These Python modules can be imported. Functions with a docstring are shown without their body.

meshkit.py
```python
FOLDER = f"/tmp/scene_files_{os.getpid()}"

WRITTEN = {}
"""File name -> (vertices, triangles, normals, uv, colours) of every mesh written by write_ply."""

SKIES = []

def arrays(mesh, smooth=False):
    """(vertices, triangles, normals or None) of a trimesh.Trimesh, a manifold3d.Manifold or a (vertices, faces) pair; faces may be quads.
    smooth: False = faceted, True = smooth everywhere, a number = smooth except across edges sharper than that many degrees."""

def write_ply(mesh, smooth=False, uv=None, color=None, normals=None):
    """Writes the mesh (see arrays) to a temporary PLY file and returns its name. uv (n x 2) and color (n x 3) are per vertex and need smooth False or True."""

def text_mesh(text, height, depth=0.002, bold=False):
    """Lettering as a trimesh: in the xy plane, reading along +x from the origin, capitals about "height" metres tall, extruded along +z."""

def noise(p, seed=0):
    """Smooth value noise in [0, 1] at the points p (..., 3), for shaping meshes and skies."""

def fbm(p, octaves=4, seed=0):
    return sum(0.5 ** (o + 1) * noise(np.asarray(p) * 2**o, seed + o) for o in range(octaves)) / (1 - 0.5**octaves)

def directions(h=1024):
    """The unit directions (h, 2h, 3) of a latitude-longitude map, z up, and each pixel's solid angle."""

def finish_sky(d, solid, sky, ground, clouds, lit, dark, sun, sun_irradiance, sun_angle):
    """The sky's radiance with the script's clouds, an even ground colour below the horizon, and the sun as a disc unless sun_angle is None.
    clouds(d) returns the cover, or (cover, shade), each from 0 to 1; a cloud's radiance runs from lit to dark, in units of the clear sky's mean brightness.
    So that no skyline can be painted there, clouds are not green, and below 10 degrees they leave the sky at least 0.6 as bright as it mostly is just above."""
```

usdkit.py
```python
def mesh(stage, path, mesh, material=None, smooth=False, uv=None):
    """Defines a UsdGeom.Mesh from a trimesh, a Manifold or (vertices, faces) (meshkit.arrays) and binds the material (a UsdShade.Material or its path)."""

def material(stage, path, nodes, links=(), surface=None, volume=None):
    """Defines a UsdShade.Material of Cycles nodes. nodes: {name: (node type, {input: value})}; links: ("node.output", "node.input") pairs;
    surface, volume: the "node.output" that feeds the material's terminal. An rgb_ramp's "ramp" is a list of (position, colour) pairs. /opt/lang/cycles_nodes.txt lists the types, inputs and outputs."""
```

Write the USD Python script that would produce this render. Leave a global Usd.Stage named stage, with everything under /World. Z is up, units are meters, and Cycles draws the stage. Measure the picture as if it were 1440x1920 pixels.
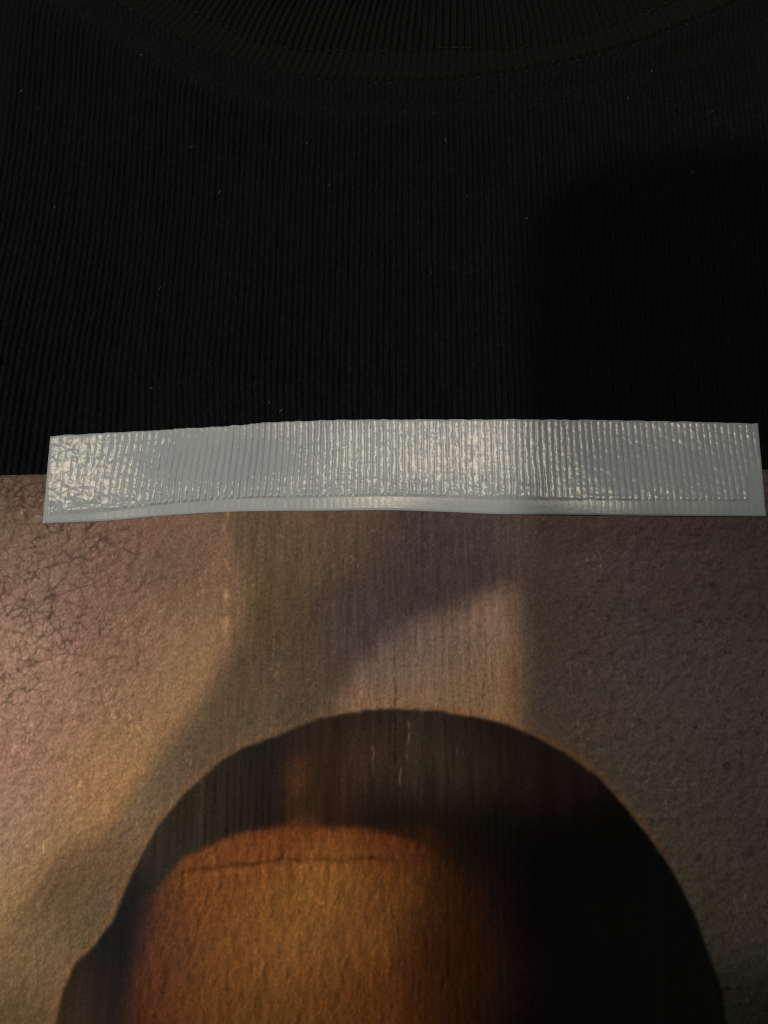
import math
import numpy as np
import trimesh
import usdkit
from meshkit import noise, fbm
from scipy.spatial import cKDTree
from scipy.interpolate import PchipInterpolator
from shapely.geometry import box as shp_box
from pxr import Gf, Sdf, Usd, UsdGeom, UsdLux, UsdShade, Vt

stage = Usd.Stage.CreateInMemory()
UsdGeom.Xform.Define(stage, '/World')
T = Sdf.ValueTypeNames
MM = 0.001

# ------------------------------------------------------------------ camera
FPX, TILT, DIST = 1700.0, math.radians(14.9), 0.140          # focal length in photo pixels, tilt from straight down, metres
cam = UsdGeom.Camera.Define(stage, '/World/camera')
CAM = np.array([0, -DIST * math.sin(TILT), DIST * math.cos(TILT)])
cam.AddTranslateOp().Set(Gf.Vec3d(*CAM))
cam.AddRotateXOp().Set(math.degrees(TILT))
cam.CreateFocalLengthAttr(26.0)
cam.CreateHorizontalApertureAttr(26.0 * 1440 / FPX)
cam.CreateVerticalApertureAttr(26.0 * 1920 / FPX)
cam.CreateClippingRangeAttr(Gf.Vec2f(0.01, 20))
cam.CreateFStopAttr(24.0)
cam.CreateFocusDistanceAttr(DIST)
cam.CreateExposureAttr(1.0)

# ------------------------------------------------------------------ light: a dim room, two warm lamps and an added pale fill
def aim(xf, pos, to=(0, 0, 0)):
    m = Gf.Matrix4d().SetLookAt(Gf.Vec3d(*pos), Gf.Vec3d(*to), Gf.Vec3d(0, 1, 0.001)).GetInverse()
    xf.AddTransformOp().Set(m)

def sphere_lamp(name, pos, radius, power, color):
    l = UsdLux.SphereLight.Define(stage, '/World/' + name)
    l.AddTranslateOp().Set(Gf.Vec3d(*pos))
    l.CreateRadiusAttr(radius); l.CreateNormalizeAttr(True)
    l.CreateIntensityAttr(power); l.CreateColorAttr(Gf.Vec3f(*color))

def rect_lamp(name, pos, to, w, h, power, color):
    l = UsdLux.RectLight.Define(stage, '/World/' + name)
    aim(l, pos, to)
    l.CreateWidthAttr(w); l.CreateHeightAttr(h); l.CreateNormalizeAttr(True)
    l.CreateIntensityAttr(power); l.CreateColorAttr(Gf.Vec3f(*color))

KEY = np.array([-7.9, -6.6, 14.0]); KEY = KEY / np.linalg.norm(KEY) * 0.85
sphere_lamp('room_lamp', KEY, 0.013, 1.6, (1.0, 0.86, 0.68))
GL = np.array([1.0, 4.4, 13.5]); GL = GL / np.linalg.norm(GL) * 1.3
sphere_lamp('ceiling_lamp', GL, 0.045, 2.2, (1.0, 0.85, 0.58))
rect_lamp('room_fill', (-0.1, 0.9, 1.0), (0, 0, 0), 1.2, 0.8, 0.28, (0.80, 0.90, 1.0))  # unseen soft fill, added for the room's ambient light

# ------------------------------------------------------------------ helpers
def mat(name, nodes, links=(), surface='p.BSDF'):
    return usdkit.material(stage, '/World/Looks/' + name, nodes, links, surface=surface)

used = {}
def path_for(name, parent=None):
    base = (parent.GetPath().pathString if parent else '/World') + '/' + name
    n = used.get(base, 0); used[base] = n + 1
    return base if n == 0 else f'{base}_{n:03d}'

def tag(p, label=None, cat=None, group=None, kind=None):
    for k, v in (('label', label), ('category', cat), ('group', group), ('kind', kind)):
        if v: p.SetCustomDataByKey(k, v)
    return p

def obj(name, mesh, m, parent=None, smooth=True, color=None, **kw):
    me = usdkit.mesh(stage, path_for(name, parent), mesh, m, smooth=smooth)
    if color is not None:
        UsdGeom.PrimvarsAPI(me).CreatePrimvar('paint', T.Color3fArray, 'vertex').Set(Vt.Vec3fArray.FromNumpy(np.asarray(color, np.float32)))
    return tag(me.GetPrim(), **kw)

def sstep(a, b, x):
    t = np.clip((x - a) / (b - a), 0, 1)
    return t * t * (3 - 2 * t)

def at(px, py):
    """The point of the shirt's plane (mm) under a place of the photograph; used to lay things out once."""
    px, py = np.asarray(px, float), np.asarray(py, float)
    dx, dy = (px - 720) / FPX, (960 - py) / FPX
    c, s = math.cos(TILT), math.sin(TILT)
    wy, wz = dy * c + s, dy * s - c
    k = CAM[2] / -wz
    return dx * k * 1000, (CAM[1] + wy * k) * 1000

def back(x, y):
    """The inverse of at(): plane mm to photograph layout coordinates."""
    x, y = np.asarray(x, float) / 1000, np.asarray(y, float) / 1000
    c, s = math.cos(TILT), math.sin(TILT)
    vy, vz = y - CAM[1], -CAM[2]
    cy, cz = vy * c + vz * s, -vy * s + vz * c
    return 720 + FPX * x / -cz, 960 - FPX * cy / -cz

def n2(x, y, scale, seed=0, oct=1, sy=None):
    p = np.stack([np.asarray(x) / scale, np.asarray(y) / (sy or scale), np.zeros_like(x) + 0.37 * seed], -1)
    return (noise(p, seed) if oct == 1 else fbm(p, oct, seed)) - 0.5

def curve(pts):
    a = np.array(pts, float)
    return PchipInterpolator(a[:, 0], a[:, 1], extrapolate=True)

def grid(xs, ys):
    return np.meshgrid(xs, ys)

def grid_faces(nr, nc, flip=False):
    i = np.arange(nr * nc).reshape(nr, nc)
    q = np.stack([i[:-1, :-1], i[:-1, 1:], i[1:, 1:], i[1:, :-1]], -1).reshape(-1, 4)
    return q[:, ::-1] if flip else q

def sheet(X, Y, Z, skirt=0.0):
    """A height sheet (mm) as a mesh in metres; skirt turns its rim down by so many mm."""
    nr, nc = X.shape
    if skirt:
        pad = lambda A: np.pad(A, 1, mode='edge')
        X, Y, Z = pad(X), pad(Y), pad(Z)
        Z[0] -= skirt; Z[-1] -= skirt; Z[1:-1, 0] -= skirt; Z[1:-1, -1] -= skirt
        nr, nc = nr + 2, nc + 2
    v = np.stack([X, Y, Z], -1).reshape(-1, 3) * MM
    f = grid_faces(nr, nc)
    f = np.vstack([f[:, [0, 1, 2]], f[:, [0, 2, 3]]])
    return v, f

# ------------------------------------------------------------------ the shirt's cloth: its lie and its wales
WALE = 1.0
seam_px = curve([(-300, -260), (0, -120), (190, -12), (300, 55), (400, 105), (520, 140), (650, 157), (760, 160), (880, 152), (1000, 137), (1100, 115), (1200, 86), (1310, 40), (1420, -10), (1600, -110), (1800, -240)])
row_px = curve([(-300, -330), (0, -200), (190, -85), (300, -10), (400, 45), (460, 75), (520, 87), (600, 94), (720, 97), (850, 96), (950, 95), (1040, 88), (1100, 72), (1200, 38), (1310, -15), (1420, -70), (1600, -180), (1800, -310)])

def lie(x, y):
    """Smooth height of the cloth in mm: soft swells, the dip under the collar."""
    px, py = back(x, y)
    z = 1.6 * n2(x, y, 42, 3) + 0.9 * n2(x, y, 19, 5) + 0.35 * n2(x, y, 9, 6)
    d = py - seam_px(px)                                     # below the collar seam
    z = z + 0.9 * np.exp(-((d - 12) / 26) ** 2) - 0.5 * np.exp(-((d - 62) / 26) ** 2)
    # the bar's own lie: its left end lifted, the middle flat, the stretch between rolled, the lower margin falling off
    bar = np.exp(-((py - 885) / 170) ** 2)
    wide = np.exp(-((py - 885) / 420) ** 2)
    q = (px - 265) / 12.1
    z = z * (1 - 0.6 * bar)
    z = z + wide * 0.235 * 3.0 * np.log1p(np.exp(-np.clip(q, -40, 40) / 3.0))
    roll = 0.27 * np.exp(-((px - 425) / 140) ** 2)
    z = z - bar * 0.20 * sstep(960, 1200, px) * (900 - py) / 12.1
    z = z + bar * roll * 0.8 * np.log1p(np.exp(np.clip((900 - py) / 12.1, -60, 60) / 0.8))
    fall = (py - 938) / 12.1
    z = z - (0.06 + 0.12 * sstep(700, 860, px)) * np.log1p(np.exp(np.clip(fall, -40, 8) / 1.0)) * sstep(1150, 990, py)
    return z

def at_lie(px, py):
    """The point of the lying cloth (x, y in mm) under a place of the photograph."""
    x0, y0 = at(px, py)
    x, y = x0, y0
    for _ in range(3):
        k = lie(x, y) / (CAM[2] * 1000)
        x, y = x0 * (1 - k) + CAM[0] * 1000 * k, y0 * (1 - k) + CAM[1] * 1000 * k
    return x, y

def back_lie(x, y):
    k = lie(x, y) / (CAM[2] * 1000)
    return back((x - CAM[0] * 1000 * k) / (1 - k), (y - CAM[1] * 1000 * k) / (1 - k))

def wale_u(x, y):
    px, py = back(x, y)
    lean = 0.03 * np.exp(-((px - 60) / 260) ** 2) * np.exp(-((py - 420) / 260) ** 2) + 0.15 * np.exp(-((px - 380) / 190) ** 2) * np.exp(-((py - 860) / 90) ** 2)
    return x / WALE - lean * (y - 5) + 0.9 * n2(x, y, 60, 11, sy=90) + 0.4 * n2(x, y, 7, 12, sy=20) + 0.22 * n2(x, y, 1.3, 13, sy=5)

def wales(x, y, power=0.7):
    u = wale_u(x, y)
    k = np.floor(u)
    r = np.abs(np.sin(np.pi * u)) ** power
    return r * (0.82 + 0.36 * noise(np.stack([k * 7.3, y / 6.0, 0 * y], -1), 21))

fabric = mat('black_jersey', {
    'g': ('geometry', {}),
    'm': ('mapping', {'scale': (4200, 1700, 4200)}),
    'n': ('noise_texture', {'scale': 1.0, 'detail': 3, 'roughness': 0.7}),
    'r': ('rgb_ramp', {'ramp': [(0.28, (0.0022, 0.0026, 0.0034)), (0.60, (0.0098, 0.0113, 0.0140)), (0.82, (0.040, 0.045, 0.053))]}),
    'b': ('bump', {'strength': 0.9, 'distance': 0.00016}),
    'p': ('principled_bsdf', {'roughness': 0.9, 'specular_ior_level': 0.06}),
}, [('g.position', 'm.vector'), ('m.vector', 'n.vector'), ('n.fac', 'r.fac'), ('r.color', 'p.base_color'), ('n.fac', 'b.height'), ('b.normal', 'p.normal')])

collar_cloth = mat('black_rib_knit', {
    'g': ('geometry', {}),
    'n': ('noise_texture', {'scale': 3000.0, 'detail': 3, 'roughness': 0.7}),
    'r': ('rgb_ramp', {'ramp': [(0.25, (0.004, 0.0046, 0.0056)), (0.62, (0.0125, 0.0140, 0.0168)), (0.85, (0.036, 0.040, 0.046))]}),
    'b': ('bump', {'strength': 0.8, 'distance': 0.00015}),
    'p': ('principled_bsdf', {'roughness': 0.9, 'specular_ior_level': 0.06}),
}, [('g.position', 'n.vector'), ('n.fac', 'r.fac'), ('r.color', 'p.base_color'), ('n.fac', 'b.height'), ('b.normal', 'p.normal')])

thread = mat('black_thread', {
    'p': ('principled_bsdf', {'base_color': (0.02, 0.02, 0.021), 'roughness': 0.7, 'specular_ior_level': 0.15}),
})

film = mat('pale_film', {
    'g': ('geometry', {}),
    'n': ('noise_texture', {'scale': 900.0, 'detail': 3, 'roughness': 0.6}),
    'n2': ('noise_texture', {'scale': 120.0, 'detail': 2}),
    'r': ('rgb_ramp', {'ramp': [(0.3, (0.41, 0.48, 0.575)), (0.7, (0.46, 0.52, 0.605))]}),
    'b': ('bump', {'strength': 0.22, 'distance': 0.00015}),
    'p': ('principled_bsdf', {'roughness': 0.28, 'ior': 1.5, 'specular_ior_level': 0.7}),
}, [('g.position', 'n.vector'), ('g.position', 'n2.vector'), ('n2.fac', 'r.fac'), ('r.color', 'p.base_color'), ('n.fac', 'b.height'), ('b.normal', 'p.normal')])

paint = mat('painted_print', {
    'a': ('attribute', {'attribute': 'paint'}),
    'g': ('geometry', {}),
    'm': ('mapping', {'scale': (2900, 2100, 2500)}),
    'n': ('noise_texture', {'scale': 1.0, 'detail': 2, 'roughness': 0.6}),
    'r': ('rgb_ramp', {'ramp': [(0.28, (0.76, 0.74, 0.72)), (0.5, (0.99, 0.99, 0.99)), (0.72, (1.26, 1.25, 1.23))]}),
    'x': ('mix', {'mix_type': 'multiply', 'fac': 1.0}),
    'b': ('bump', {'strength': 0.5, 'distance': 0.0001}),
    'p': ('principled_bsdf', {'roughness': 0.6, 'specular_ior_level': 0.08}),
}, [('g.position', 'm.vector'), ('m.vector', 'n.vector'), ('n.fac', 'r.fac'), ('a.color', 'x.color1'), ('r.color', 'x.color2'), ('x.color', 'p.base_color'), ('n.fac', 'b.height'), ('b.normal', 'p.normal')])

lint_mat = mat('pale_lint', {'p': ('principled_bsdf', {'base_color': (0.15, 0.147, 0.135), 'roughness': 0.8})})

# ------------------------------------------------------------------ outlines on the shirt
bar_top = curve([(80, 819), (95, 818), (230, 811), (330, 805), (420, 800), (540, 791), (640, 788), (740, 787), (930, 787), (1100, 788), (1230, 790), (1421, 795), (1440, 796)])
bar_bot = curve([(60, 983), (80, 982), (200, 977), (300, 968), (390, 962), (470, 959), (600, 958), (720, 957), (830, 960), (930, 964), (1060, 966), (1250, 968), (1436, 969), (1460, 969)])
PRINT_TOP = curve([(-400, 900), (0, 893), (85, 890), (720, 886), (1436, 880), (1900, 876)])

shirt = UsdGeom.Xform.Define(stage, '/World/t_shirt').GetPrim()
tag(shirt, 'black fine-ribbed t-shirt lying flat with a round neck, pale bar and painted print', 't-shirt')

# front panel: full relief where the black cloth shows, a plain sheet sunk under the print
xs = np.concatenate([np.arange(-92, -66, 0.3), np.arange(-66, 66, 0.135), np.arange(66, 92.1, 0.3)])
y_print = at(720, 887)[1]
ys = np.concatenate([np.arange(-92, y_print - 8, 4.0), np.arange(y_print - 8, 66, 0.30), np.arange(66, 125.1, 0.6)])
X, Y = grid(xs, ys)
PX, PY = back_lie(X, Y)
d_seam = PY - seam_px(PX)
ribs_in = sstep(38, 85 + 40 * sstep(600, 0, PX), d_seam) * 0.85 + 0.15 + 0.45 * np.exp(-((d_seam - 12) / 22) ** 2)
sink = sstep(PRINT_TOP(PX) - 5, PRINT_TOP(PX) + 3, PY)
Z = lie(X, Y) + 0.64 * np.minimum(ribs_in, 1) * wales(X, Y, 0.7) + 0.10 * n2(X, Y, 0.9, 31) - 0.58 - 0.6 * sink - 1.2 * sstep(-4, -40, d_seam)
obj('front_panel', sheet(X, Y, Z), fabric, shirt, label='black ribbed jersey cloth')

# collar: a doubled rib band along the neck, its wales fanning out
CX, CY = at(850, -600)
a = np.linspace(-0.98, 0.98, 1100)
seam_c = np.array([at(p, seam_px(p)) for p in np.linspace(-280, 1780, 1100)])
rowd = np.array([at(p, row_px(p)) for p in np.linspace(-280, 1780, 1100)])
centre = np.array([CX, CY])
rad = centre - seam_c; rad /= np.linalg.norm(rad, axis=1, keepdims=True)
arc = np.concatenate([[0], np.cumsum(np.linalg.norm(np.diff(seam_c, axis=0), axis=1))])
rowt = np.einsum('ij,ij->i', rowd - seam_c, rad)
tt = np.concatenate([np.arange(0, 9, 0.22), np.arange(9, 24.1, 0.4)])
Xc = seam_c[:, 0] + tt[:, None] * rad[:, 0]
Yc = seam_c[:, 1] + tt[:, None] * rad[:, 1]
tc = tt[:, None] + 0 * Xc
uc = arc / 1.42 + 0.5 * n2(arc + 0 * Xc, tc, 8, 41, sy=12) + 0.2 * n2(arc + 0 * Xc, tc, 1.5, 42, sy=4)
rc = np.abs(np.sin(np.pi * uc)) ** 0.75
low = sstep(rowt - 0.6, rowt + 0.2, tc)
ramp_up = sstep(0, 1.1, tc)
groove = np.exp(-((tc - rowt) / 0.35) ** 2)
Zc = lie(Xc, Yc) - 0.8 + 0.8 * ramp_up + 0.5 * sstep(rowt, rowt + 6, tc) - 1.2 * sstep(13, 24, tc) + (0.95 * low + 0.50 * (1 - low) * ramp_up) * rc - 0.25 * groove + 0.12 * n2(Xc, Yc, 1.0, 43)
collar = obj('neck_collar', sheet(Xc, Yc, Zc), collar_cloth, shirt, label='thick rib-knit neck band')

def bead(c, direction, length, r, lift=0):
    m = trimesh.creation.icosphere(1, 1.0)
    m.apply_scale([length / 2, r, r])
    m.apply_transform(trimesh.transformations.rotation_matrix(math.atan2(direction[1], direction[0]), [0, 0, 1]))
    m.apply_translation([c[0], c[1], c[2] + lift])
    m.apply_scale(MM)
    return m

from scipy.interpolate import RegularGridInterpolator
zc_of = RegularGridInterpolator((tt, arc), Zc, bounds_error=False, fill_value=None)
rng = np.random.default_rng(5)
for what, toff, step, ln, r in (('seam', 0.15 + 0 * arc, 1.42, 0.6, 0.24), ('row', rowt, 1.42, 1.0, 0.12)):
    beads = []
    for s in np.arange(8, arc[-1] - 8, step):
        s2 = s + rng.normal(0, 0.2)
        if rng.random() < (0.12 if what == 'seam' else 0.35): continue
        t0 = float(np.interp(s2, arc, toff)) + rng.normal(0, 0.08)
        p = np.array([np.interp(s2, arc, seam_c[:, k]) + t0 * np.interp(s2, arc, rad[:, k]) for k in (0, 1)])
        dirn = np.array([np.interp(s2 + 0.5, arc, seam_c[:, k]) - np.interp(s2 - 0.5, arc, seam_c[:, k]) for k in (0, 1)])
        z = float(zc_of((max(t0, 0), s2)))
        tilt = rng.normal(0.5 if what == 'seam' else 0, 0.25)
        dirn = np.array([dirn[0] * math.cos(tilt) - dirn[1] * math.sin(tilt), dirn[0] * math.sin(tilt) + dirn[1] * math.cos(tilt)])
        beads.append(bead((p[0], p[1], z), dirn, ln * rng.uniform(0.5, 1.4), r * rng.uniform(0.5, 1.35), 0.06))
    obj('stitching', trimesh.util.concatenate(beads), thread, collar, kind='stuff', label='row of small stitches along the collar seam' if what == 'seam' else 'fine row of stitches across the collar ribs')

# ------------------------------------------------------------------ the pale film bar, laid over the cloth and the print's top edge
ns, nt = 1180, 160
S = np.linspace(0, 1, ns); Tt = np.linspace(0, 1, nt)
SS, TT = np.meshgrid(S, Tt)
pxt = 95 + (1421 - 95) * SS; pxb = 80 + (1436 - 80) * SS
pxx = pxb + (pxt - pxb) * TT
pyy = bar_bot(pxb) + (bar_top(pxt) - bar_bot(pxb)) * TT
BX, BY = at_lie(pxx, pyy)
BX = BX + 0.10 * n2(BX, BY, 0.8, 51) * (TT > 0.97); BY = BY + (0.16 * n2(BX, 0 * BY, 0.9, 52)) * (TT > 0.99)
below = pyy - (bar_bot(pxb) - np.interp(pxx, [80, 300, 700, 1436], [17, 22, 28, 30]))
inside = sstep(2, -3, below) * sstep(12, 17, pxx - 80 + (pyy - 980) * 0.09 * -1 - 0) 
lower_right = sstep(1400, 1404, pxx) * sstep(878, 882, pyy)
inside = inside * (1 - lower_right)
leftness = sstep(330, 150, pxx)
crump = fbm(np.stack([(BX + 0.5 * BY) / 1.25, BY / 0.95, 0 * BX], -1), 3, 61) - 0.5
crump = crump * (1 - 0.6 * leftness) + 0.9 * leftness * n2(BX, BY, 1.7, 66, 2, sy=1.2)
crump2 = n2(BX, BY, 0.45, 63)
rib = wales(BX, BY, 0.55)
wig = n2(BX, BY, 5, 64, sy=4)
rel = rib * ((0.15 - 0.07 * np.exp(-((pxx - 850) / 190) ** 2) + 0.09 * np.exp(-((pxx - 440) / 130) ** 2)) * (1 - 0.75 * leftness) * (0.8 + 0.9 * wig)) * (1 - 0.5 * sstep(950, 1250, pxx))
rel = rel + crump * (0.085 + 0.13 * leftness + 0.16 * sstep(60, 0, -below) * (1 - 0.8 * sstep(900, 1080, pxx))) + crump2 * 0.03
ridge = 0.09 * np.exp(-((below + 5) / 4.5) ** 2) * (0.4 + 0.6 * sstep(620, 560, pxx)) * sstep(80, 110, pxx)
rim = 0.0 * np.exp(-((below - (bar_bot(pxb) * 0 + 25)) / 3.0) ** 2)
BZ = lie(BX, BY) + 0.20 + (rel + 0.05 * sstep(1050, 700, pxx)) * inside + ridge + rim + 0.012 * rib * (1 - inside)
edge = np.minimum(np.minimum(TT, 1 - TT) * 15, np.minimum(SS, 1 - SS) * 113)
BZ = BZ - 0.10 * (1 - sstep(0, 0.28, edge))
obj('film_bar', sheet(BX, BY, BZ, 0.28), film, shirt, label='glossy pale blue-grey film bar above the painted print')

# ------------------------------------------------------------------ the painted print
xs = np.concatenate([np.arange(-80, -63, 0.4), np.arange(-63, 63, 0.125), np.arange(63, 80.1, 0.4)])
y0 = at(720, 1925)[1]
ys = np.concatenate([np.arange(-88, y0 - 1, 0.5), np.arange(y0 - 1, 7.0, 0.145)])
X, V = grid(xs, np.linspace(0, 1, len(ys)))
ytop = at_lie(back(xs, 0 * xs + 6)[0], PRINT_TOP(back(xs, 0 * xs + 6)[0]))[1]
Y = np.where(ys[:, None] > 0, ys[:, None] * (ytop / ys[-1])[None, :], ys[:, None] + 0 * X)
PX, PY = back_lie(X, Y)

def blend(pts, sig):
    """Smooth colour field through scattered colours (sRGB 0-255 of the print), returned linear."""
    pts = np.array(pts, float)
    c = pts[:, 2:] / 255
    c = np.where(c <= 0.04045, c / 12.92, ((c + 0.055) / 1.055) ** 2.4)
    num = np.zeros(PX.shape + (3,)); den = np.zeros(PX.shape)
    for (x, y, *_), col in zip(pts, c):
        w = np.exp(-((PX - x) ** 2 + (PY - y) ** 2) / (2 * sig * sig)) + 1e-9 / (1 + ((PX - x) ** 2 + (PY - y) ** 2) / 1e5)
        num += w[..., None] * col; den += w
    return num / den[..., None]

def poly_mask(pts, soft):
    import shapely
    from PIL import Image, ImageDraw
    from scipy.ndimage import gaussian_filter, map_coordinates
    im = Image.new('L', (1100, 1000)); k = 0.5
    ImageDraw.Draw(im).polygon([((x + 400) * k, (y - 700) * k) for x, y in pts], fill=255)
    A = gaussian_filter(np.asarray(im, float) / 255, max(soft * k, 0.5))
    return map_coordinates(A, [(PYw - 700) * k, (PXw + 400) * k], order=1, mode='nearest')

PXw = PX + 3 * n2(X, Y, 1.2, 72); PYw = PY + 3 * n2(X, Y, 1.2, 73)

GAIN = 1.0
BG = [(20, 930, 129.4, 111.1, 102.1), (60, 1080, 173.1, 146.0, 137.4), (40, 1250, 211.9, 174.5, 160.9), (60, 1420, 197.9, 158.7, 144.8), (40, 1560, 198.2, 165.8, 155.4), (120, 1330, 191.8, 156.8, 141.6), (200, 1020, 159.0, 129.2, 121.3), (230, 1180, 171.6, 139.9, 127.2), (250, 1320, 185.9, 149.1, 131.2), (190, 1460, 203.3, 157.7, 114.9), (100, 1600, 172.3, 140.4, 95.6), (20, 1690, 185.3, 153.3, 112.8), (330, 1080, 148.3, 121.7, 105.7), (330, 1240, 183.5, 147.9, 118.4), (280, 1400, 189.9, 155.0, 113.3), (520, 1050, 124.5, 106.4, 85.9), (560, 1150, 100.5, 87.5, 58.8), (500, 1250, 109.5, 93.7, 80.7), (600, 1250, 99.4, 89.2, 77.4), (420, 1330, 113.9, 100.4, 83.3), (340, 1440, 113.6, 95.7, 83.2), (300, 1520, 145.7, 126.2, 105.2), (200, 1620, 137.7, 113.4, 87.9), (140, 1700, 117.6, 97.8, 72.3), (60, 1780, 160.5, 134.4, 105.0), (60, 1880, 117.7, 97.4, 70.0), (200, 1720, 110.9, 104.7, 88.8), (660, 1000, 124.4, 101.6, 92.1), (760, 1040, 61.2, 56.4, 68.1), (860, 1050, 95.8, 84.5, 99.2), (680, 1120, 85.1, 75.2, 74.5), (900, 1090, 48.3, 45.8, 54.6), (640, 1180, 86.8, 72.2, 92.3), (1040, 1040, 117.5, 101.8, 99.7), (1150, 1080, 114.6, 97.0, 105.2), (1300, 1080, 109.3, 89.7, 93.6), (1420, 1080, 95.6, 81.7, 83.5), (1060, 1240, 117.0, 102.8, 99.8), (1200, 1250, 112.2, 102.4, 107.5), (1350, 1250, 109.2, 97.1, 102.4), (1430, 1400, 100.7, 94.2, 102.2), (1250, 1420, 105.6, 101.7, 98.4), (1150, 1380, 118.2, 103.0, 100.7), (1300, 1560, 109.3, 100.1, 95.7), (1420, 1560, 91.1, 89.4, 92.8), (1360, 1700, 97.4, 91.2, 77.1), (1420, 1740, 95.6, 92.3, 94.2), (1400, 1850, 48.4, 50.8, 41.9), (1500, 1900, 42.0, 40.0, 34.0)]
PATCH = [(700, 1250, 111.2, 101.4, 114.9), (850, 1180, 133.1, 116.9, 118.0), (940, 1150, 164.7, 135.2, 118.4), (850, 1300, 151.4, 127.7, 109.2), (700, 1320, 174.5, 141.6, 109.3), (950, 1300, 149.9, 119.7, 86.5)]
HAIR = [(520, 1420, 26.4, 35.5, 39.9), (400, 1500, 62.9, 55.0, 44.4), (320, 1580, 55.8, 53.8, 48.8), (240, 1700, 29.8, 29.4, 35.0), (160, 1850, 46.9, 36.9, 15.0), (130, 1900, 72.1, 53.9, 43.6), (220, 1850, 5.4, 22.6, 45.0), (500, 1520, 21.7, 17.4, 22.9), (600, 1390, 58.0, 38.4, 31.3), (590, 1480, 83.8, 56.1, 40.6), (700, 1350, 41.1, 33.2, 30.8), (720, 1420, 85.3, 68.4, 58.7), (850, 1430, 63.2, 52.9, 42.9), (800, 1370, 52.2, 43.2, 39.6), (930, 1360, 1.0, 1.0, 1.0), (660, 1500, 1.0, 4.0, 8.6), (1000, 1400, 52.6, 33.9, 28.9), (1060, 1440, 51.5, 37.8, 40.4), (900, 1530, 1.0, 1.0, 1.0), (780, 1520, 1.0, 1.0, 1.0), (1100, 1560, 4.1, 8.0, 12.9), (1200, 1700, 9.9, 13.9, 17.0), (1100, 1850, 12.3, 11.4, 18.5), (1000, 1650, 5.1, 1.9, 10.5), (1300, 1850, 13.7, 17.0, 19.0)]
FACE = [(600, 1640, 176.9, 126.8, 64.8), (560, 1580, 119.5, 48.4, 30.3), (700, 1590, 109.5, 53.9, 27.0), (450, 1620, 140.7, 84.8, 48.3), (420, 1740, 143.4, 90.2, 45.2), (310, 1760, 103.4, 64.5, 47.8), (290, 1880, 100.7, 54.4, 31.5), (520, 1740, 153.3, 104.3, 55.6), (640, 1760, 135.6, 86.7, 46.7), (720, 1700, 129.3, 86.1, 42.0), (800, 1740, 45.5, 14.5, 4.9), (860, 1680, 59.0, 29.7, 5.0), (900, 1800, 56.7, 26.8, 1.2), (400, 1890, 129.0, 83.4, 40.0), (560, 1880, 128.4, 83.0, 42.1), (700, 1880, 107.7, 62.7, 26.1), (820, 1880, 57.0, 25.3, 1.0), (930, 1880, 6.5, 1.0, 1.0), (960, 1740, 34.2, 12.3, 1.0)]

LEFT_FIELD = [(-380, 900), (400, 900), (430, 1000), (462, 1110), (440, 1190), (385, 1300), (290, 1425), (205, 1550), (105, 1612), (0, 1735), (-380, 2000)]  # outline of the brighter left field
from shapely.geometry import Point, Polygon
left_poly = Polygon(LEFT_FIELD).buffer(6)
m_left = poly_mask(LEFT_FIELD, 17)
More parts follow.
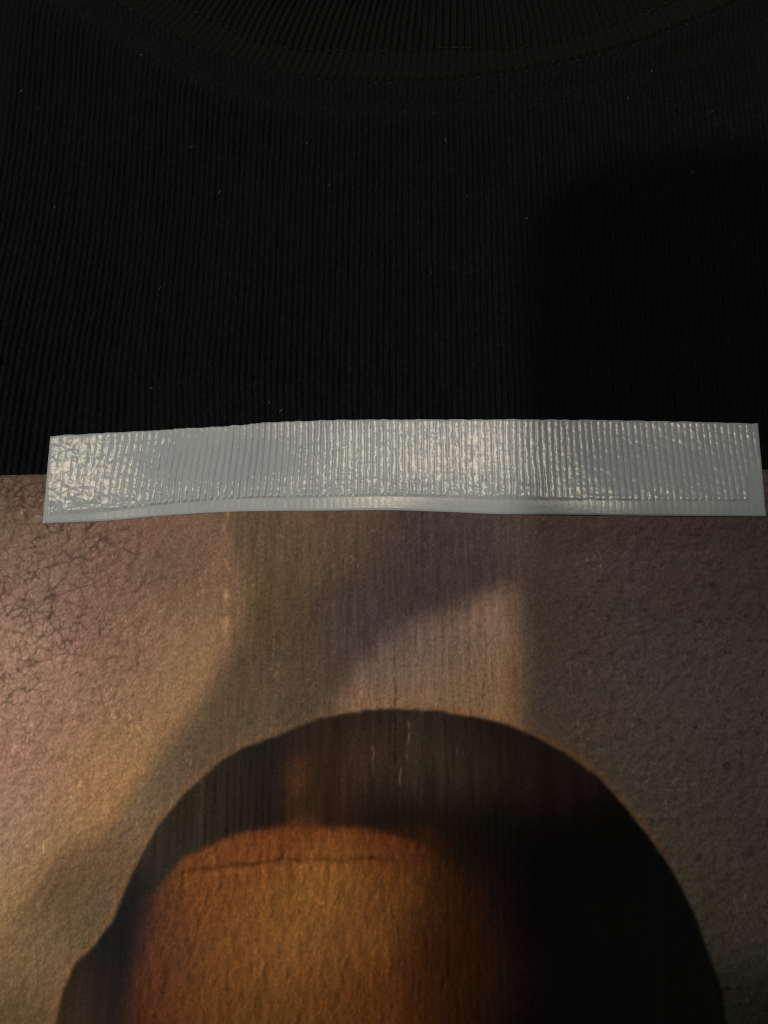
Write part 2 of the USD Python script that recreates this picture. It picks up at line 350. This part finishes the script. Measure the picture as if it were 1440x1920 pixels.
# background tones: brighter slanting field at left, a darker one, a lighter patch
col = blend([p for p in BG if left_poly.contains(Point(p[0], p[1]))], 62) * m_left[..., None] + blend([p for p in BG if not left_poly.contains(Point(p[0], p[1]))], 62) * (1 - m_left[..., None])
m_patch = poly_mask([(640, 1290), (690, 1230), (760, 1170), (860, 1140), (975, 1095), (985, 1380), (600, 1400)], 17)  # its right side paints the phone shadow's edge into the colour
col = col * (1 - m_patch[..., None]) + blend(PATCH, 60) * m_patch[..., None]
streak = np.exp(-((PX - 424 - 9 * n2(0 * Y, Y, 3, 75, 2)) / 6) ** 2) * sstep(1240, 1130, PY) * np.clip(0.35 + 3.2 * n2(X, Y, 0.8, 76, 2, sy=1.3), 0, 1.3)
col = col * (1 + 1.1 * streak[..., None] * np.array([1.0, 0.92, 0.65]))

hair_out = [(105, 2100), (105, 1925), (118, 1860), (140, 1810), (180, 1770), (215, 1725), (235, 1670), (262, 1610), (300, 1545), (345, 1490), (400, 1438), (450, 1405), (540, 1372), (600, 1347), (680, 1333), (740, 1329), (820, 1332), (880, 1342), (940, 1355), (1000, 1380), (1060, 1412), (1120, 1456), (1170, 1510), (1220, 1575), (1260, 1630), (1300, 1710), (1330, 1790), (1352, 1850), (1362, 1920), (1370, 2100)]
m_hair = poly_mask(hair_out, 2.5)
m_rim = np.clip(poly_mask(hair_out, 11) * 1.0, 0, 1)
rim_band = np.exp(-((m_rim - 0.30) / 0.2) ** 2)
rimc = np.array([0.36, 0.17, 0.075])
wr = rim_band * (0.35 + 0.6 * sstep(620, 800, PX)) * sstep(1330, 1150, PX) + rim_band * 0.22 * sstep(620, 400, PX)
wr = np.clip(wr * (0.7 + 1.2 * n2(X, Y, 2.0, 77, 2)), 0, 1)
col = col * (1 - 0.8 * wr[..., None]) + rimc * 0.8 * wr[..., None]
hair = blend(HAIR, 55)
strands = n2(X, Y, 0.9, 78, sy=14) + 0.6 * n2(X, Y, 0.5, 79, sy=9)
hair = hair * (1 + 0.5 * strands[..., None])
col = col * (1 - m_hair[..., None]) + hair * m_hair[..., None]
spur = poly_mask([(545, 1590), (540, 1520), (535, 1470), (548, 1425), (575, 1415), (585, 1450), (572, 1480), (560, 1520), (600, 1540), (610, 1590)], 9)
spur = np.clip(spur * (0.6 + 2.4 * n2(X, Y, 1.3, 80, 2)), 0, 1)
col = col * (1 - 0.85 * spur[..., None]) + np.array([0.125, 0.046, 0.020]) * 0.85 * spur[..., None]
face_out = [(235, 2100), (240, 1925), (262, 1800), (285, 1700), (310, 1650), (345, 1612), (400, 1585), (450, 1565), (520, 1553), (600, 1553), (680, 1554), (740, 1566), (800, 1590), (850, 1620), (890, 1660), (930, 1740), (960, 1830), (985, 1925), (1000, 2100)]
fm = poly_mask(face_out, 5) * sstep(880, 640, PX) + poly_mask(face_out, 42) * sstep(640, 880, PX)
fm_left = poly_mask(face_out, 16)
fm = np.where(PX < 450, fm_left, fm) if False else (fm * (1 - sstep(1640, 1700, PY) * sstep(420, 360, PX)) + fm_left * sstep(1640, 1700, PY) * sstep(420, 360, PX))
fm = np.clip(fm, 0, 1) * (1 - 0.75 * sstep(1560, 1520, PY + 0 * PX) * sstep(620, 700, PX))
face = blend(FACE, 55)
wormf = lambda x, y: n2(x + 0.7 * n2(x, y, 1.3, 86), y, 0.75, 87, 2, sy=1.35)
wemb = np.clip((wormf(X, Y) - wormf(X - 0.15, Y + 0.05)) * 5, -1, 1)
worm = n2(X + 0.5 * n2(X, Y, 1.6, 83), Y, 0.8, 81, 2, sy=2.0) + 0.35 * n2(X, Y, 0.6, 84, 2)
face = face * (1 + 0.45 * worm[..., None] + 0.40 * wemb[..., None])
col = col * (1 - fm[..., None]) + face * fm[..., None]
brow = curve([(280, 1662), (340, 1640), (400, 1626), (470, 1618), (560, 1611), (640, 1611), (760, 1613), (820, 1618)])
line = np.exp(-((PY - brow(np.clip(PX, 280, 820)) - 9 * n2(X, Y, 2, 82)) / 5.0) ** 2) * sstep(290, 400, PX) * sstep(800, 680, PX) * np.clip(0.75 + 1.4 * n2(X, 0 * Y, 3.0, 85, 2), 0, 1)
col = col * (1 - 0.55 * line[..., None])
pale_line = np.exp(-((PY - 14 - brow(np.clip(PX, 280, 820))) / 7) ** 2) * sstep(330, 420, PX) * sstep(660, 560, PX)  # paler band just under the brow line
col = col * (1 + 0.18 * pale_line[..., None])

# old-varnish crackle of the painting, strongest at the upper left
rg = np.random.default_rng(11)
def crackle(scale, seed, warp=0.5):
    g = np.random.default_rng(seed)
    nx, ny = int(170 / scale), int(110 / scale)
    pts = (np.stack(np.meshgrid(np.arange(nx), np.arange(ny)), -1).reshape(-1, 2) + g.uniform(-0.1, 1.1, (nx * ny, 2))) * scale + [-85, -98]
    d, _ = cKDTree(pts).query(np.stack([X + warp * 2 * n2(X, Y, 1.6, seed), Y + warp * 2 * n2(X, Y, 1.6, seed + 1)], -1).reshape(-1, 2), k=2, workers=-1)
    return (d[:, 1] - d[:, 0]).reshape(X.shape)
c1 = crackle(2.1, 91); c2 = crackle(1.15, 95)
wc = sstep(430, 90, PX) * sstep(1600, 1120, PY) * (0.5 + np.clip(1.6 * n2(X, Y, 7, 96), -0.5, 0.5))
wc2 = sstep(420, 120, PX) * sstep(1650, 1150, PY)
thin = np.exp(-(c1 / 0.24) ** 2) * wc * (0.6 + n2(X, Y, 1.5, 97)) * 1.7 + 1.0 * np.exp(-(c2 / 0.16) ** 2) * wc2 * np.clip(0.5 + 1.6 * n2(X, Y, 2.6, 98), 0, 1)
thin = np.clip(thin, 0, 1) * (1 - m_hair)
col = col * (1 - 0.55 * thin[..., None])
# pebbly mottle of the ground, thread-wise speckle and a few long splits in the paint
peb = n2(X, Y, 0.75, 101, 2)
col = col * (1 + 0.30 * peb[..., None] * (1 - 0.5 * m_hair[..., None]))
pits = np.clip(n2(X, Y, 0.9, 102, 2) - 0.14, 0, 1) * 3.0 * sstep(980, 1150, PX) * (1 - m_hair)
col = col * (1 - 0.8 * np.clip(pits, 0, 0.8)[..., None])
vert = 0.7 * n2(X, Y, 0.42, 103, sy=5) + 0.8 * n2(X, Y, 0.26, 104, sy=2.5)
col = col * (1 + (0.38 * sstep(330, 480, PX) * sstep(1010, 960, PX) * (1 - 0.55 * fm) + 0.10)[..., None] * vert[..., None])
for (x, ya, yb, w, k) in ((741, 1205, 1330, 2.2, -0.65), (879, 1200, 1300, 1.8, -0.55), (730, 1150, 1210, 1.6, -0.4), (905, 1270, 1345, 1.8, -0.5), (830, 1150, 1260, 1.4, -0.35), (788, 1250, 1330, 1.4, -0.3),
                          (765, 1345, 1430, 2.2, 2.8), (701, 1380, 1455, 2.0, 2.2), (752, 1430, 1480, 1.8, 2.6), (740, 1330, 1440, 2.6, -0.5), (858, 1390, 1425, 1.8, 1.0), (70, 1730, 1870, 2.0, -0.4), (132, 1700, 1800, 2.0, -0.3), (470, 1420, 1560, 2.4, -0.4), (425, 1440, 1580, 2.4, -0.5), (405, 1460, 1580, 2.2, -0.5), (385, 1500, 1590, 2.0, -0.45), (452, 1420, 1570, 2.0, -0.4)):
    xx = x + 5 * n2(0 * Y, Y, 2.5, int(x)) + 3 * n2(0 * Y, Y, 0.8, int(x) + 1)
    ln = np.exp(-((PX - xx) / w) ** 2) * sstep(ya, ya + 15, PY) * sstep(yb, yb - 15, PY) * np.clip(0.75 + 1.6 * n2(0 * Y, Y, 0.8, int(x) + 2), 0, 1)
    col = col * (1 + k * ln[..., None])
# the crackled paint as the picture shows it: lit and dark flanks of its fine crazing
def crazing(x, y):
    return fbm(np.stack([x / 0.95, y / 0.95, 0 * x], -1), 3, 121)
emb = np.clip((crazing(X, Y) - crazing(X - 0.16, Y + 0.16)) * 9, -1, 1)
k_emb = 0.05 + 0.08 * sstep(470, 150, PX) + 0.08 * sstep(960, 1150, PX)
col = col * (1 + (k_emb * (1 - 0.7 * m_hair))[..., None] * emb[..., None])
# glints on the threads, painted in as bright specks
thread_glints = np.clip(n2(X, Y, 0.33, 131, sy=0.5) + 0.6 * n2(X, Y, 4, 132) - 0.34, 0, 1) * 4
col = col * (1 + 0.9 * np.clip(thread_glints, 0, 0.8)[..., None] * (1 - 0.5 * m_hair[..., None]))
# faint colour drift of the old pigments
tint = np.stack([n2(X, Y, 9, 111, 2), n2(X, Y, 9, 112, 2), n2(X, Y, 9, 113, 2)], -1)
col = np.clip(col * (1 + 0.09 * tint) * GAIN, 0.0005, 0.8)

rib = wales(X, Y, 0.9)
amp = 0.012 + 0.012 * sstep(330, 480, PX) * sstep(1010, 960, PX) + 0.08 * m_hair * sstep(600, 420, PX) * sstep(1650, 1560, PY)
leather = fbm(np.stack([X / 0.95, Y / 0.95, 0 * X], -1), 3, 121) - 0.5
Zp = lie(X, Y) + amp * rib + leather * (0.08 + 0.15 * sstep(480, 200, PX) * (1 - m_hair) + 0.07 * sstep(980, 1150, PX) * (1 - m_hair)) * (1 - 0.5 * m_hair) + 0.10 * worm * fm - 0.10 * thin
edge_t = ytop[None, :] - Y
Zp = Zp - 0.15 * sstep(0.3, 0, edge_t) - 0.02
v, f = sheet(X, Y, Zp)
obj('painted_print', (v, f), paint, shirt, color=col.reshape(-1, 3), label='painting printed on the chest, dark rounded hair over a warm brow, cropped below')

# ------------------------------------------------------------------ lint on the black cloth
panel_top = lambda x, y: float(lie(np.array([x]), np.array([y]))[0] - 0.58 + 0.64 * 0.85)
spots = [
    (264, 103, 'small pale lint dot just below the left run of the collar seam'),
    (41, 170, 'faint lint dot on the black cloth near its left edge, above another one'),
    (72, 203, 'faint lint dot on the black cloth near its left edge, lower of a pair'),
    (360, 275, 'forked pale lint fibre on the black cloth left of centre, below the collar'),
    (575, 268, 'small lint dot on the black cloth below the middle of the collar seam'),
    (617, 347, 'slanted lint fleck on the black cloth, centre left of the chest'),
    (835, 262, 'small lint dot on the black cloth below the collar, right of centre'),
    (877, 367, 'tiny lint dot left of the rounded shadow, higher of two'),
    (987, 410, 'pale lint fleck at the left rim of the rounded shadow, lower of two'),
    (1298, 323, 'brightest lint fleck, at the top rim of the rounded shadow'),
    (1222, 134, 'lint dot under the right run of the collar seam, nearer the middle'),
    (1335, 210, 'lint dot right of the collar and above the rounded shadow'),
    (300, 541, 'curled lint fibre on the black cloth, well above the left end of the bar'),
    (283, 728, 'small lint fleck close above the left part of the bar'),
    (893, 618, 'warm lint speck on the black cloth between rounded shadow and bar'),
    (505, 755, 'lint speck almost touching the top edge of the bar, left of its twin'),
    (527, 770, 'lint speck almost touching the top edge of the bar, right of its twin'),
    (103, 388, 'lint fibre on the black cloth by the left edge, halfway down to the bar'),
    (412, 360, 'thin lint fibre below the forked one, on the black cloth'),
    (1178, 184, 'upright lint fibre below the right half of the collar seam'),
]
for k, (px, py, words) in enumerate(spots):
    g = np.random.default_rng(200 + k)
    x, y = at_lie(np.array([px]), np.array([py]))
    x, y = float(x[0]), float(y[0])
    L = g.uniform(0.3, 1.1) * (1.2 if k in (3, 9, 12) else 0.75); r = g.uniform(0.04, 0.085)
    th = g.uniform(0.3, 1.6); bend = g.uniform(-1.2, 1.2)
    n, m = 6, 6
    ts = np.linspace(-0.5, 0.5, n)
    c = np.stack([np.cos(th + bend * ts) * ts * L, np.sin(th + bend * ts) * ts * L, 0.06 + 0.05 * np.cos(ts * 3)], -1)
    rr = r * np.sqrt(np.clip(1 - (2.0 * ts) ** 2 * 0.92, 0.05, 1))
    ring = np.linspace(0, 2 * np.pi, m, endpoint=False)
    side_v = np.array([-math.sin(th), math.cos(th), 0]); up = np.array([0, 0, 1.0])
    vv = (c[:, None] + rr[:, None, None] * (np.cos(ring)[None, :, None] * side_v + np.sin(ring)[None, :, None] * up)).reshape(-1, 3)
    ff = [[i * m + j, i * m + (j + 1) % m, (i + 1) * m + (j + 1) % m, (i + 1) * m + j] for i in range(n - 1) for j in range(m)]
    lint = usdkit.mesh(stage, path_for('lint_fleck'), (vv * MM, np.array(ff)), lint_mat, smooth=True)
    lint.AddTranslateOp().Set(Gf.Vec3d(x * MM, y * MM, panel_top(x, y) * MM))
    tag(lint.GetPrim(), words, 'lint', 'lint flecks on the black cloth')

# ------------------------------------------------------------------ the phone that takes the picture: it stands behind the lens and shades the shirt
def rounded(w, h, r, depth):
    p = shp_box(-w / 2 + r, -h / 2 + r, w / 2 - r, h / 2 - r).buffer(r, 12)
    return trimesh.creation.extrude_polygon(p, depth, engine='earcut')
case_mat = mat('dark_phone', {'p': ('principled_bsdf', {'base_color': (0.03, 0.03, 0.032), 'roughness': 0.35})})
glass_mat = mat('dark_glass', {'p': ('principled_bsdf', {'base_color': (0.01, 0.01, 0.012), 'roughness': 0.08})})
phone = UsdGeom.Xform.Define(stage, '/World/smartphone')
rot = Gf.Matrix4d().SetRotate(Gf.Rotation(Gf.Vec3d(0, 0, 1), 6)) * Gf.Matrix4d().SetRotate(Gf.Rotation(Gf.Vec3d(1, 0, 0), math.degrees(TILT)))
axis = np.array([0, -math.sin(TILT), math.cos(TILT)])
rot.SetTranslateOnly(Gf.Vec3d(*(CAM + axis * 0.004)))
phone.AddTransformOp().Set(rot)
tag(phone.GetPrim(), 'dark smartphone held above the shirt', 'smartphone')
body = rounded(0.072, 0.147, 0.011, 0.0078); body.apply_translation([-0.024, -0.050, 0])
obj('case', body, case_mat, phone.GetPrim(), smooth=30)
scr = rounded(0.067, 0.142, 0.009, 0.0004); scr.apply_translation([-0.024, -0.050, 0.0078])
obj('screen', scr, glass_mat, phone.GetPrim(), smooth=30)
ring_l = trimesh.creation.annulus(0.0055, 0.0075, 0.0016); ring_l.apply_translation([0, 0, -0.0006])
obj('lens_ring', ring_l, case_mat, phone.GetPrim(), smooth=30)
